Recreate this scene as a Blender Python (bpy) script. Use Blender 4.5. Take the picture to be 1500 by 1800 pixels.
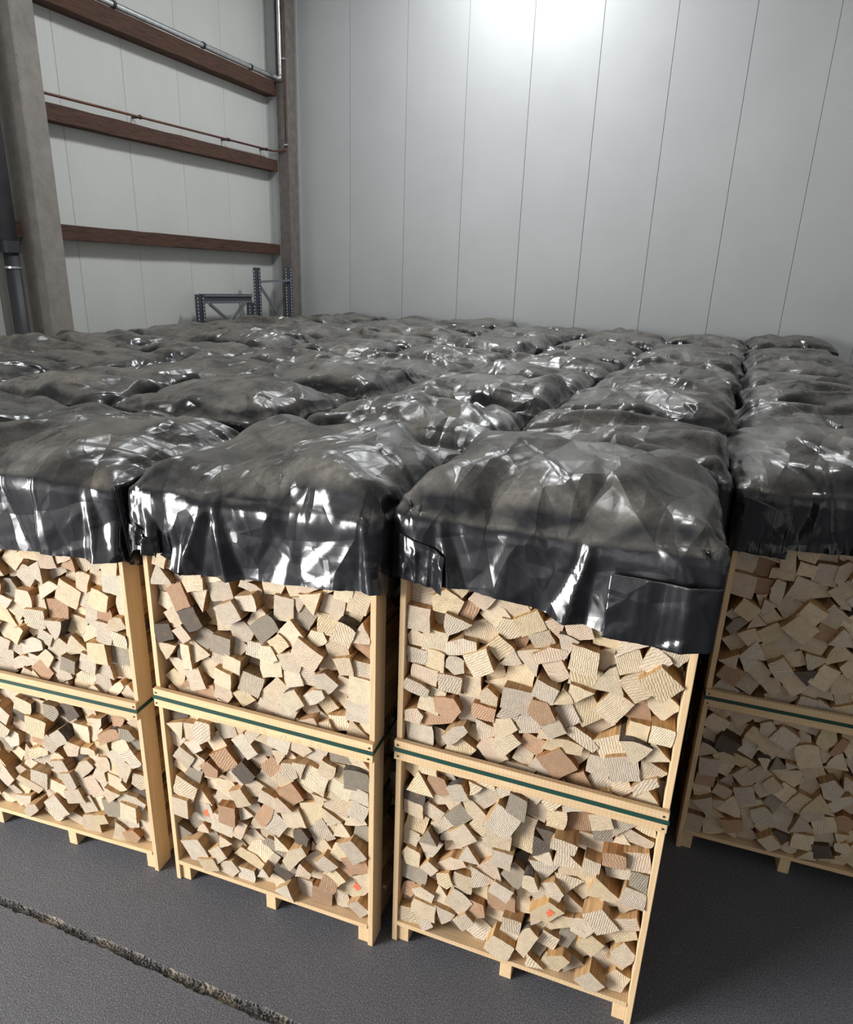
import bpy, math, random
import numpy as np
from mathutils import Vector, Matrix

for o in list(bpy.data.objects):
    bpy.data.objects.remove(o, do_unlink=True)
SC = bpy.context.scene
COL = SC.collection
rnd = random.Random(7)

# ------------------------------------------------------------------ camera
CAM_H, F_PX = 2.798, 1211.6
YAW, PITCH, ROLL = map(math.radians, (19.845, -19.044, 2.083))
fw = Vector((-math.sin(YAW)*math.cos(PITCH), math.cos(YAW)*math.cos(PITCH), math.sin(PITCH)))
rt = Vector((math.cos(YAW), math.sin(YAW), 0))
up = rt.cross(fw)
rt, up = rt*math.cos(ROLL)+up*math.sin(ROLL), up*math.cos(ROLL)-rt*math.sin(ROLL)
cd = bpy.data.cameras.new('camera')
cd.sensor_fit = 'VERTICAL'; cd.sensor_height = 36; cd.lens = F_PX/1800*36
cd.clip_start = .05; cd.clip_end = 100
cam = bpy.data.objects.new('camera', cd); COL.objects.link(cam)
M = Matrix((rt, up, -fw)).transposed().to_4x4(); M.translation = (0, 0, CAM_H)
cam.matrix_world = M
SC.camera = cam
def project(p):
    d = Vector(p)-Vector((0, 0, CAM_H)); z = d.dot(fw)
    return 750+F_PX*d.dot(rt)/z, 900-F_PX*d.dot(up)/z

# ------------------------------------------------------------------ world, exposure, daylight
W = bpy.data.worlds.new('world'); SC.world = W; W.use_nodes = True
W.node_tree.nodes['Background'].inputs[0].default_value = (.80, .88, 1, 1)
W.node_tree.nodes['Background'].inputs[1].default_value = .35
vs = SC.view_settings
vs.view_transform = 'Standard'; vs.look = 'None'; vs.gamma = 1; vs.use_curve_mapping = False
vs.exposure = 0.0

def area(name, loc, target, sx, sy, power, color, spread=180):
    l = bpy.data.lights.new(name, 'AREA'); l.shape = 'RECTANGLE'; l.size = sx; l.size_y = sy
    l.energy = power; l.color = color; l.spread = math.radians(spread)
    o = bpy.data.objects.new(name, l); COL.objects.link(o); o.location = loc
    o.rotation_euler = (Vector(target)-Vector(loc)).to_track_quat('-Z', 'Y').to_euler()
    return o
XL, YB, ZC = -7.178, 11.6, 8.4          # left wall plane, back wall plane, ceiling
# overcast daylight falling in through the open roller door in the left wall, behind the camera
area('door_daylight', (XL-.02, -3.4, 2.15), (5.0, -2.6, 1.6), 4.2, 4.0, 1900, (1, .985, .965))

# ------------------------------------------------------------------ material helpers
def mat(name):
    m = bpy.data.materials.new(name); m.use_nodes = True
    nt = m.node_tree; b = nt.nodes['Principled BSDF']
    return m, nt, b
def nd(nt, kind, **kw):
    n = nt.nodes.new(kind)
    for k, v in kw.items():
        if k.startswith('i_'):
            key = k[2:]; key = int(key) if key.isdigit() else key.replace('_', ' ')
            n.inputs[key].default_value = v
        else: setattr(n, k, v)
    return n
def ramp(nt, src, stops):
    r = nt.nodes.new('ShaderNodeValToRGB')
    e = r.color_ramp.elements
    while len(e) < len(stops): e.new(.5)
    for el, (p, c) in zip(e, stops):
        el.position = p; el.color = (c, c, c, 1) if not hasattr(c, '__len__') else (*c, 1)
    nt.links.new(src, r.inputs[0]); return r.outputs[0]
def mix(nt, fac, a, b, mode='MIX'):
    n = nt.nodes.new('ShaderNodeMix'); n.data_type = 'RGBA'; n.blend_type = mode
    for s, v in ((n.inputs[0], fac), (n.inputs[6], a), (n.inputs[7], b)):
        if isinstance(v, bpy.types.NodeSocket): nt.links.new(v, s)
        elif hasattr(v, '__len__'): s.default_value = (*v, 1)
        else: s.default_value = v
    return n.outputs[2]
def coords(nt, kind='Object', scale=(1, 1, 1), rnd_off=True):
    tc = nt.nodes.new('ShaderNodeTexCoord'); mp = nt.nodes.new('ShaderNodeMapping')
    mp.inputs['Scale'].default_value = scale
    nt.links.new(tc.outputs[kind], mp.inputs[0])
    if rnd_off:
        oi = nt.nodes.new('ShaderNodeObjectInfo'); ml = nt.nodes.new('ShaderNodeMath'); ml.operation = 'MULTIPLY'
        ml.inputs[1].default_value = 37; nt.links.new(oi.outputs['Random'], ml.inputs[0])
        nt.links.new(ml.outputs[0], mp.inputs['Location'])
    return mp.outputs[0]
def noise(nt, vec, scale, detail=4, rough=.55, dist=0):
    n = nd(nt, 'ShaderNodeTexNoise', i_Scale=scale, i_Detail=detail, i_Roughness=rough, i_Distortion=dist)
    if vec is not None: nt.links.new(vec, n.inputs['Vector'])
    return n.outputs['Fac']
def bump(nt, b, h, strength=.3, dist=.01):
    n = nt.nodes.new('ShaderNodeBump'); n.inputs['Strength'].default_value = strength
    n.inputs['Distance'].default_value = dist
    nt.links.new(h, n.inputs['Height']); nt.links.new(n.outputs[0], b.inputs['Normal']); return n

MAT = {}
def wood(name, axis, c1, c2, rough=.7, saw=False):
    m, nt, b = mat(name)
    s = [26, 26, 26]; s[axis] = 1.6
    g = noise(nt, coords(nt, scale=s), 3, 5, .6, .6)
    big = noise(nt, coords(nt, scale=(1.5, 1.5, 1.5)), 2, 3)
    c = mix(nt, ramp(nt, g, [(.3, 0), (.7, 1)]), c1, c2)
    oi = nt.nodes.new('ShaderNodeObjectInfo')
    c = mix(nt, ramp(nt, big, [(.35, 0), (.75, .4)]), c, tuple(v*.78 for v in c2))
    c = mix(nt, .35, c, mix(nt, oi.outputs['Random'], (.95, .82, .62), (.62, .48, .34)), 'MULTIPLY')
    h = g
    if saw:
        w = nd(nt, 'ShaderNodeTexWave', i_Scale=22, i_Distortion=3, i_Detail=2)
        w.bands_direction = 'X'; nt.links.new(coords(nt, rnd_off=True), w.inputs['Vector'])
        c = mix(nt, .22, c, mix(nt, w.outputs['Fac'], (.62, .55, .45), (1, 1, 1)), 'MULTIPLY')
    nt.links.new(c, b.inputs['Base Color']); b.inputs['Roughness'].default_value = rough
    b.inputs['Specular IOR Level'].default_value = .25
    bump(nt, b, h, .25, .004)
    MAT[name] = m
PINE1, PINE2 = (.66, .48, .28), (.80, .62, .40)
wood('pine_x', 0, PINE1, PINE2, saw=True); wood('pine_y', 1, PINE1, PINE2); wood('pine_z', 2, PINE1, PINE2)
wood('beam_wood', 1, (.05, .032, .026), (.15, .085, .065), .85)

def plain(name, col, rough=.6, metal=0, nscale=0, namt=.3, bstr=0, spec=.5):
    m, nt, b = mat(name)
    b.inputs['Roughness'].default_value = rough; b.inputs['Metallic'].default_value = metal
    b.inputs['Specular IOR Level'].default_value = spec
    if nscale:
        n = noise(nt, coords(nt), nscale, 6, .65)
        c = mix(nt, ramp(nt, n, [(.3, 0), (.72, 1)]), tuple(v*(1-namt) for v in col), tuple(min(1, v*(1+namt)) for v in col))
        nt.links.new(c, b.inputs['Base Color'])
        if bstr: bump(nt, b, n, bstr, .01)
    else: b.inputs['Base Color'].default_value = (*col, 1)
    MAT[name] = m
plain('strap_green', (.012, .052, .038), .4)
plain('nail_dark', (.03, .025, .02), .6)
plain('galvanised', (.72, .73, .73), .30, .9, 14, .2)
plain('copper_dull', (.20, .095, .07), .5, .5, 20, .3)
plain('rack_steel', (.075, .085, .105), .5, .3, 25, .2)
plain('rack_brace', (.30, .32, .35), .4, .7, 25, .2)
plain('rack_hole', (.55, .55, .53), .8)
plain('column_brown', (.20, .175, .16), .85, 0, 9, .25, .2)
plain('downpipe_grey', (.10, .10, .115), .6, 0, 7, .2)
plain('dark_collar', (.035, .037, .042), .5)
plain('flashing', (.44, .45, .44), .5, 0, 5, .08)
plain('ceiling_paint', (.28, .28, .28), .9)
plain('pencil', (.34, .27, .2), .9)

def concrete(name, col):
    m, nt, b = mat(name)
    v = coords(nt, rnd_off=False)
    n = noise(nt, v, 6, 8, .7); f = noise(nt, v, 60, 3, .6)
    c = mix(nt, ramp(nt, n, [(.3, 0), (.7, 1)]), tuple(x*.78 for x in col), tuple(x*1.15 for x in col))
    vo = nd(nt, 'ShaderNodeTexVoronoi', i_Scale=26); nt.links.new(v, vo.inputs['Vector'])
    pit = ramp(nt, vo.outputs['Distance'], [(.09, 1), (.16, 0)])
    pn = ramp(nt, noise(nt, v, 4, 2), [(.55, 0), (.62, 1)])
    pm = nt.nodes.new('ShaderNodeMath'); pm.operation = 'MULTIPLY'; nt.links.new(pit, pm.inputs[0]); nt.links.new(pn, pm.inputs[1])
    c = mix(nt, pm.outputs[0], c, (.06, .055, .05))
    nt.links.new(c, b.inputs['Base Color']); b.inputs['Roughness'].default_value = .9
    bump(nt, b, f, .3, .004); MAT[name] = m
concrete('concrete', (.30, .275, .25))

def panel_mat(name, col, ribs=False, axis=1):
    m, nt, b = mat(name)
    v = coords(nt, rnd_off=True)
    n = noise(nt, v, 1.2, 4); f = noise(nt, v, 90, 2)
    c = mix(nt, ramp(nt, n, [(.3, 0), (.7, 1)]), tuple(x*.96 for x in col), tuple(x*1.03 for x in col))
    st = nd(nt, 'ShaderNodeTexVoronoi', i_Scale=3.2); nt.links.new(v, st.inputs['Vector'])
    c = mix(nt, ramp(nt, st.outputs['Distance'], [(.0, .6), (.012, 0)]), c, (.2, .18, .16))
    nt.links.new(c, b.inputs['Base Color']); b.inputs['Roughness'].default_value = .42
    b.inputs['Specular IOR Level'].default_value = .35
    h = f
    if ribs:
        w = nd(nt, 'ShaderNodeTexWave', i_Scale=4.0); w.bands_direction = 'XYZ'[axis]
        tc = coords(nt, rnd_off=False); nt.links.new(tc, w.inputs['Vector'])
        h = ramp(nt, w.outputs['Fac'], [(.02, 0), (.12, 1)])
        bump(nt, b, h, .35, .004)
    else:
        bump(nt, b, h, .05, .002)
    MAT[name] = m
panel_mat('wall_panel_back', (.50, .51, .515))
panel_mat('wall_panel_left', (.66, .67, .635), True, 1)
plain('wall_backing', (.10, .10, .10), .9)

def floor_mat():
    m, nt, b = mat('asphalt')
    v = coords(nt, rnd_off=False)
    big = noise(nt, v, .9, 5, .6); mid = noise(nt, v, 14, 4, .6); fine = noise(nt, v, 190, 3, .7)
    c = mix(nt, ramp(nt, big, [(.3, 0), (.75, 1)]), (.12, .123, .142), (.175, .178, .20))
    c = mix(nt, ramp(nt, mid, [(.62, 0), (.82, .35)]), c, (.17, .165, .16))
    vo = nd(nt, 'ShaderNodeTexVoronoi', i_Scale=17); nt.links.new(v, vo.inputs['Vector'])
    vm = ramp(nt, vo.outputs['Distance'], [(.03, 1), (.06, 0)])
    c = mix(nt, vm, c, (.30, .29, .27))
    vo2 = nd(nt, 'ShaderNodeTexVoronoi', i_Scale=2.3); nt.links.new(v, vo2.inputs['Vector'])
    sm = nt.nodes.new('ShaderNodeMath'); sm.operation = 'MULTIPLY'
    nt.links.new(ramp(nt, vo2.outputs['Distance'], [(.02, .5), (.11, 0)]), sm.inputs[0])
    nt.links.new(ramp(nt, noise(nt, v, 45, 3, .7), [(.45, 0), (.7, 1)]), sm.inputs[1])
    c = mix(nt, sm.outputs[0], c, (.28, .27, .26))
    c = mix(nt, 1, c, ramp(nt, noise(nt, v, 150, 2, .6), [(.30, .35), (.52, .85), (.72, 1.6)]), 'MULTIPLY')
    nt.links.new(c, b.inputs['Base Color'])
    nt.links.new(ramp(nt, fine, [(.3, .42), (.7, .62)]), b.inputs['Roughness'])
    b.inputs['Specular IOR Level'].default_value = .5
    ad = nt.nodes.new('ShaderNodeMath'); ad.operation = 'MULTIPLY_ADD'; ad.inputs[1].default_value = .5
    nt.links.new(mid, ad.inputs[0]); nt.links.new(fine, ad.inputs[2])
    bump(nt, b, ad.outputs[0], 1.0, .008); MAT['asphalt'] = m
floor_mat()
def rubble_mat():
    m, nt, b = mat('joint_rubble')
    v = coords(nt, rnd_off=False)
    n = noise(nt, v, 9, 3); f = noise(nt, v, 120, 3, .7)
    c = mix(nt, ramp(nt, f, [(.35, 0), (.7, 1)]), (.035, .035, .035), (.22, .21, .20))
    pm = ramp(nt, n, [(.50, 0), (.62, 1)])
    c = mix(nt, pm, c, mix(nt, f, (.16, .14, .11), (.42, .37, .30)))
    nt.links.new(c, b.inputs['Base Color']); b.inputs['Roughness'].default_value = .95
    bump(nt, b, f, .8, .006); MAT['joint_rubble'] = m
rubble_mat()

def tarp_mat():
    m, nt, b = mat('black_film')
    v = coords(nt, rnd_off=True)
    geo = nt.nodes.new('ShaderNodeNewGeometry'); sx = nt.nodes.new('ShaderNodeSeparateXYZ')
    nt.links.new(geo.outputs['Normal'], sx.inputs[0])
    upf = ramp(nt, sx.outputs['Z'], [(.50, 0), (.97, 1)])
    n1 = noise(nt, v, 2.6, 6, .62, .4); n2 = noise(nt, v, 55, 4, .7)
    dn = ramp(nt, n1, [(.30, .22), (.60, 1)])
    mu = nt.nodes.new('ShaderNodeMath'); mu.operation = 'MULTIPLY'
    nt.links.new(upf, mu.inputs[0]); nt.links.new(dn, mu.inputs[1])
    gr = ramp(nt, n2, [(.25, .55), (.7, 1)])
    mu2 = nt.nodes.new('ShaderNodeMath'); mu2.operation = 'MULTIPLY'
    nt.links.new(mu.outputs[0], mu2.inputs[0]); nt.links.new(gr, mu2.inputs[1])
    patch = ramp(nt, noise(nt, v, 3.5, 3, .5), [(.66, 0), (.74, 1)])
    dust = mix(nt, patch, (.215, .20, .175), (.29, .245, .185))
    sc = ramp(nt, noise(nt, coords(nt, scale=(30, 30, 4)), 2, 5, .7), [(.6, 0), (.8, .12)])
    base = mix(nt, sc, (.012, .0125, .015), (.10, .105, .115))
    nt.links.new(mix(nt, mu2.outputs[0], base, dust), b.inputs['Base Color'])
    nt.links.new(ramp(nt, mu2.outputs[0], [(.0, .20), (.3, .25), (.95, .40)]), b.inputs['Roughness'])
    b.inputs['Specular IOR Level'].default_value = .55
    # small flat facets meeting in sharp creases, as handled film has them
    hsum = None
    for sc_, rot, st, slope, met in ((2.3, .6, (1.0, .42, .8), .19, 'MANHATTAN'), (3.7, -1.0, (1.0, .34, .8), .15, 'CHEBYCHEV'), (8.0, 2.1, (1.0, .45, .8), .045, 'MANHATTAN')):
        tc = nt.nodes.new('ShaderNodeTexCoord'); oi = nt.nodes.new('ShaderNodeObjectInfo')
        ml = nt.nodes.new('ShaderNodeMath'); ml.operation = 'MULTIPLY'; ml.inputs[1].default_value = 23
        nt.links.new(oi.outputs['Random'], ml.inputs[0])
        mp = nt.nodes.new('ShaderNodeMapping'); mp.inputs['Rotation'].default_value = (.2, .1, rot); mp.inputs['Scale'].default_value = st
        nt.links.new(tc.outputs['Object'], mp.inputs[0]); nt.links.new(ml.outputs[0], mp.inputs['Location'])
        wn = nd(nt, 'ShaderNodeTexNoise', i_Scale=2.2, i_Detail=1.0); nt.links.new(mp.outputs[0], wn.inputs['Vector'])
        vm = nt.nodes.new('ShaderNodeVectorMath'); vm.operation = 'MULTIPLY_ADD'; vm.inputs[1].default_value = (.18, .18, .18)
        nt.links.new(wn.outputs['Color'], vm.inputs[0]); nt.links.new(mp.outputs[0], vm.inputs[2])
        vo = nd(nt, 'ShaderNodeTexVoronoi', i_Scale=sc_); vo.feature = 'F1'; vo.distance = met; nt.links.new(vm.outputs[0], vo.inputs['Vector'])
        mm = nt.nodes.new('ShaderNodeMath'); mm.operation = 'MULTIPLY'; mm.inputs[1].default_value = slope/sc_; nt.links.new(vo.outputs['Distance'], mm.inputs[0])
        if hsum is None: hsum = mm.outputs[0]
        else:
            ad = nt.nodes.new('ShaderNodeMath'); ad.operation = 'ADD'; nt.links.new(hsum, ad.inputs[0]); nt.links.new(mm.outputs[0], ad.inputs[1]); hsum = ad.outputs[0]
    calm = ramp(nt, sx.outputs['Z'], [(.2, .45), (.8, 1)])
    mm = nt.nodes.new('ShaderNodeMath'); mm.operation = 'MULTIPLY'; nt.links.new(hsum, mm.inputs[0]); nt.links.new(calm, mm.inputs[1])
    bump(nt, b, mm.outputs[0], 1.0, 1.0); MAT['black_film'] = m
tarp_mat()

def log_mats():
    for nm in ('log_end', 'log_side', 'log_bark'):
        m, nt, b = mat(nm)
        at = nd(nt, 'ShaderNodeAttribute', attribute_name='tone')
        uv = nt.nodes.new('ShaderNodeUVMap'); uv.uv_map = 'grain'
        b.inputs['Roughness'].default_value = .8; b.inputs['Specular IOR Level'].default_value = .2
        if nm == 'log_end':
            w = nd(nt, 'ShaderNodeTexWave', i_Scale=36, i_Distortion=5.5, i_Detail=4, i_Detail_Scale=2.2)
            w.bands_direction = 'X'; nt.links.new(uv.outputs[0], w.inputs['Vector'])
            n = noise(nt, uv.outputs[0], 24, 5, .6); n2 = noise(nt, uv.outputs[0], 150, 3, .7)
            wm = ramp(nt, w.outputs['Fac'], [(.08, .55), (.5, 1.0)])
            c = mix(nt, ramp(nt, n, [(.35, 0), (.6, .75)]), at.outputs['Color'], mix(nt, 1.0, at.outputs['Color'], wm, 'MULTIPLY'))
            c = mix(nt, ramp(nt, noise(nt, uv.outputs[0], 13, 2), [(.62, 0), (.78, .45)]), c, (.42, .21, .10))
            c = mix(nt, .4, c, ramp(nt, n2, [(.3, .6), (.65, 1)]), 'MULTIPLY')
            bump(nt, b, w.outputs['Fac'], .45, .003)
        elif nm == 'log_side':
            mp = nt.nodes.new('ShaderNodeMapping'); mp.inputs['Scale'].default_value = (90, 7, 1)
            nt.links.new(uv.outputs[0], mp.inputs[0])
            n = noise(nt, mp.outputs[0], 1, 5, .6)
            c = mix(nt, 1, at.outputs['Color'], mix(nt, ramp(nt, n, [(.3, 0), (.7, 1)]), (.48, .33, .19), (.86, .68, .46)), 'MULTIPLY')
            bump(nt, b, n, .5, .004)
        else:
            n = noise(nt, uv.outputs[0], 60, 5, .7)
            c = mix(nt, ramp(nt, n, [(.35, 0), (.7, 1)]), (.05, .042, .035), (.16, .135, .11))
            bump(nt, b, n, .8, .006)
        nt.links.new(c, b.inputs['Base Color']); MAT[nm] = m
log_mats()

# ------------------------------------------------------------------ mesh helpers
class MB:
    def __init__(s): s.v = []; s.f = []
    def box(s, a, b):
        n = len(s.v); (x0, y0, z0), (x1, y1, z1) = a, b
        s.v += [(x0,y0,z0),(x1,y0,z0),(x1,y1,z0),(x0,y1,z0),(x0,y0,z1),(x1,y0,z1),(x1,y1,z1),(x0,y1,z1)]
        s.f += [tuple(n+i for i in q) for q in ((0,3,2,1),(4,5,6,7),(0,1,5,4),(1,2,6,5),(2,3,7,6),(3,0,4,7))]
        return s
    def bar(s, p, q, w, h, upv=(0, 0, 1)):
        p, q = Vector(p), Vector(q); d = (q-p).normalized(); a = d.cross(Vector(upv)).normalized(); c = a.cross(d)
        n = len(s.v)
        for e in (p, q):
            for i, j in ((-1,-1),(1,-1),(1,1),(-1,1)): s.v.append(tuple(e+a*(i*w/2)+c*(j*h/2)))
        s.f += [tuple(n+i for i in t) for t in ((0,1,2,3),(7,6,5,4),(0,4,5,1),(1,5,6,2),(2,6,7,3),(3,7,4,0))]
        return s
    def tube(s, pts, r, k=12, jit=0):
        pts = [Vector(p) for p in pts]; n0 = len(s.v)
        for i, p in enumerate(pts):
            d = (pts[min(i+1, len(pts)-1)]-pts[max(i-1, 0)]).normalized()
            a = d.cross(Vector((0, 0, 1)))
            a = Vector((1, 0, 0)) if a.length < .05 else a.normalized()
            c = d.cross(a)
            rr = r if not hasattr(r, '__len__') else r[i]
            rr *= 1+(rnd.uniform(-jit, jit) if jit else 0)
            for j in range(k):
                t = 2*math.pi*j/k; s.v.append(tuple(p+a*(rr*math.cos(t))+c*(rr*math.sin(t))))
        for i in range(len(pts)-1):
            for j in range(k):
                a = n0+i*k+j; b = n0+i*k+(j+1) % k; s.f.append((a, b, b+k, a+k))
        s.f.append(tuple(n0+j for j in range(k))[::-1]); s.f.append(tuple(n0+(len(pts)-1)*k+j for j in range(k)))
        return s
    def mesh(s, name, m, smooth=False):
        me = bpy.data.meshes.new(name); me.from_pydata(s.v, [], s.f); me.update()
        me.materials.append(MAT[m])
        if smooth: me.polygons.foreach_set('use_smooth', [True]*len(me.polygons))
        return me
    def build(s, name, m, parent=None, loc=(0, 0, 0), smooth=False):
        return link(name, s.mesh(name, m, smooth), parent, loc)
def link(name, me, parent=None, loc=(0, 0, 0)):
    o = bpy.data.objects.new(name, me); COL.objects.link(o); o.location = loc; o.parent = parent; return o
def empty(name, loc=(0, 0, 0), rz=0):
    o = bpy.data.objects.new(name, None); COL.objects.link(o); o.location = loc; o.rotation_euler.z = rz
    o.empty_display_size = .1; return o
def tag(o, label=None, cat=None, group=None, kind=None):
    if label: o['label'] = label
    if cat: o['category'] = cat
    if group: o['group'] = group
    if kind: o['kind'] = kind
    return o
def bevel(o, w=.002):
    b = o.modifiers.new('bevel', 'BEVEL'); b.width = w; b.segments = 1; return o

# ------------------------------------------------------------------ the setting
# floor: two slabs with a ragged joint between them (the joint runs parallel to the back wall)
JY = 1.615
fr = random.Random(3)
xs = np.arange(-4.2, .9, .007)
def rag(seed, base):
    r = np.random.default_rng(seed); n = len(xs)
    a = np.convolve(r.normal(0, 1, n+60), np.ones(30)/30, 'same')[30:30+n]*.022
    b = np.convolve(r.normal(0, 1, n+8), np.ones(4)/4, 'same')[4:4+n]*.0035
    return base+a+b
eb = rag(1, JY+.023); ef = rag(2, JY-.015)
ef = np.minimum(ef, eb-.004)
v = []; f = []
for i, x in enumerate(xs):
    v += [(x, eb[i], 0), (x, 1.9, 0), (x, ef[i], 0), (x, 1.3, 0)]
for i in range(len(xs)-1):
    a = 4*i; f += [(a, a+4, a+5, a+1), (a+3, a+7, a+6, a+2)]
n = len(v)
v += [(-9, 1.9, 0), (9, 1.9, 0), (9, 12.2, 0), (-9, 12.2, 0), (-9, 1.3, 0), (9, 1.3, 0), (9, -8, 0), (-9, -8, 0)]
f += [(n, n+1, n+2, n+3), (n+7, n+6, n+5, n+4)]
n = len(v); x0, x1 = float(xs[0]), float(xs[-1])
v += [(-9, 1.3, 0), (x0, 1.3, 0), (x0, 1.9, 0), (-9, 1.9, 0), (x1, 1.3, 0), (9, 1.3, 0), (9, 1.9, 0), (x1, 1.9, 0)]
f += [(n, n+1, n+2, n+3), (n+4, n+5, n+6, n+7)]
mb = MB(); mb.v = v; mb.f = f
floor = tag(mb.build('floor', 'asphalt'), 'black textured asphalt warehouse floor with a chipped joint', kind='structure')
rg = np.random.default_rng(5); K = 13
v = []; f = []
for i, x in enumerate(xs):
    for j in range(K):
        t = j/(K-1); y = ef[i]-.004+(eb[i]-ef[i]+.008)*t
        prof = -.013*(1-(2*t-1)**4)
        z = -.0005+prof+(rg.normal(0, .0034) if 0 < j < K-1 else 0)
        v.append((x+rg.normal(0, .001), y, min(z, .003)))
for i in range(len(xs)-1):
    for j in range(K-1):
        a = i*K+j; f.append((a, a+K, a+K+1, a+1))
mb = MB(); mb.v = v; mb.f = f
j = mb.build('joint_filler', 'joint_rubble', floor); j['label'] = 'crumbling grit-filled expansion joint'

# walls of insulated panels: each panel its own part
def wall(name, label, axis, fixed, start, n, m, z1, thick=.08, w=1.0, door=None):
    root = empty(name, (0, 0, 0)); tag(root, label, kind='structure')
    me = None
    for k in range(n):
        mb = MB()
        g = .0016
        if axis == 'x':
            prof = [(g, .008), (g+.004, 0), (w-g-.004, 0), (w-g, .008), (w-g, thick), (g, thick)]
            pts = [(a, b) for a, b in prof]
        else:
            prof = [(g, -.008), (g+.004, 0), (w-g-.004, 0), (w-g, -.008), (w-g, -thick), (g, -thick)]
            pts = [(b, a) for a, b in prof]
        if me is None:
            mb.v = [(x, y, 0) for x, y in pts]+[(x, y, z1) for x, y in pts]
            q = len(pts)
            mb.f = [(i, (i+1) % q, q+(i+1) % q, q+i) for i in range(q)]+[tuple(range(q))[::-1], tuple(range(q, 2*q))]
            if axis != 'x': mb.f = [t[::-1] for t in mb.f]
            me = mb.mesh('panel', m)
        loc = (start+k*w, fixed, 0) if axis == 'x' else (fixed, start+k*w, 0)
        o = link('panel', me, root, loc)
        if door and door[0] < start+(k+.5)*w < door[1]: o.scale.z = (z1-door[2])/z1; o.location.z = door[2]
    mb = MB()
    if axis == 'x': mb.box((start, fixed+.05, 0), (start+n, fixed+.1, z1))
    else:
        for a, b, z in ((start, door[0], 0), (door[0], door[1], door[2]), (door[1], start+n*w, 0)): mb.box((fixed-.1, a, z), (fixed-.05, b, z1))
    mb.build('backing', 'wall_backing', root)
    return root
wall('wall_back', 'light grey sandwich panel wall with vertical joints', 'x', YB, -5.785-2, 17, 'wall_panel_back', ZC)
LS = 1.0465
def LY(y): return y*LS
def LZ(z): return CAM_H+(z-CAM_H)*LS
wall('wall_left', 'pale grey ribbed panel wall behind timber beams', 'y', XL, LY(6.66-14), 19, 'wall_panel_left', ZC, w=LS, door=(-5.8, -1.1, 4.3))
tag(MB().box((XL-.1, -8, ZC), (9, 12, ZC+.1)).build('ceiling', 'ceiling_paint'), 'plain grey hall ceiling high above', kind='structure')
tag(MB().box((9, -8, 0), (9.1, 12, ZC)).build('wall_right', 'wall_panel_back'), 'grey panel wall far to the right', kind='structure')
tag(MB().box((XL-.1, -8.1, 0), (9, -8, ZC)).build('wall_front', 'wall_panel_back'), 'grey panel wall behind the viewer', kind='structure')

# corner: flashing, column, thin edge strip
CY = 11.3
tag(MB().box((XL, CY, 0), (-6.975, 11.6, ZC)).build('trim_1', 'flashing'), 'grey sheet flashing boxed into the hall corner', kind='structure')
tag(MB().box((XL, CY-.025, 0), (XL+.018, CY, ZC)).build('trim_2', 'wall_panel_back'), 'white bead at the end of the left wall', kind='structure')
tag(MB().box((-6.975, CY-.02, 0), (-6.775, 11.6, ZC)).build('corner_column', 'column_brown'),
    'brownish concrete column in the far corner beside the back wall', 'column', kind='structure')
tag(MB().box((-6.775, 11.575, 0), (-6.745, 11.6, ZC)).build('trim_3', 'flashing'), 'thin light strip between corner column and back wall', kind='structure')
# concrete pillar on the left
bevel(tag(MB().box((XL, LY(5.80), 0), (XL+.42, LY(6.085), ZC)).build('concrete_pillar', 'concrete'),
      'grey concrete pillar standing against the left wall', 'pillar', kind='structure'), .012)

# timber beams between pillar and corner
def beam(z0, z1, y0, y1, label, t=.175, sag=.0):
    z0, z1, y0, y1 = LZ(z0), LZ(z1), LY(y0)+.004, LY(y1)
    mb = MB(); n = 16; r = random.Random(int(z0*100))
    for i in range(n+1):
        y = y0+(y1-y0)*i/n; dz = sag*(i/n)
        a, b, c, d = (r.uniform(-.005, .005) for _ in range(4))
        mb.v += [(XL, y, z0+dz), (XL+t+a, y, z0+b+dz), (XL+t+c, y, z1+d+dz), (XL, y, z1+dz)]
    for i in range(n):
        for k in range(4):
            a = 4*i+k; b = 4*i+(k+1) % 4; mb.f.append((a, a+4, b+4, b))
    mb.f += [(0, 1, 2, 3), (4*n+3, 4*n+2, 4*n+1, 4*n)]
    o = mb.build('timber_beam', 'beam_wood'); tag(o, label, 'beam', 'timber beams on the left wall')
beam(3.025, 3.18, 6.08, 10.79, 'lowest dark brown timber beam across the left wall, nearest the black sheets')
beam(4.20, 4.365, 6.08, 10.79, 'middle dark brown timber beam under the thin copper pipe on left wall', sag=.1)
beam(5.30, 5.50, 6.08, 10.79, 'topmost dark brown timber beam carrying the shiny conduit on left wall', .2, .07)
beam(3.02, 3.17, 2.0, 5.80, 'short dark beam end visible left of the concrete pillar', .17)

# these are laid out at unit scale from the corner of the hall and brought to the wall by one factor
OX = -6.859
def to_wall(t):
    t.location = (t.location.x*LS, t.location.y*LS, CAM_H+(t.location.z-CAM_H)*LS); t.scale = (LS, LS, LS)
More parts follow.
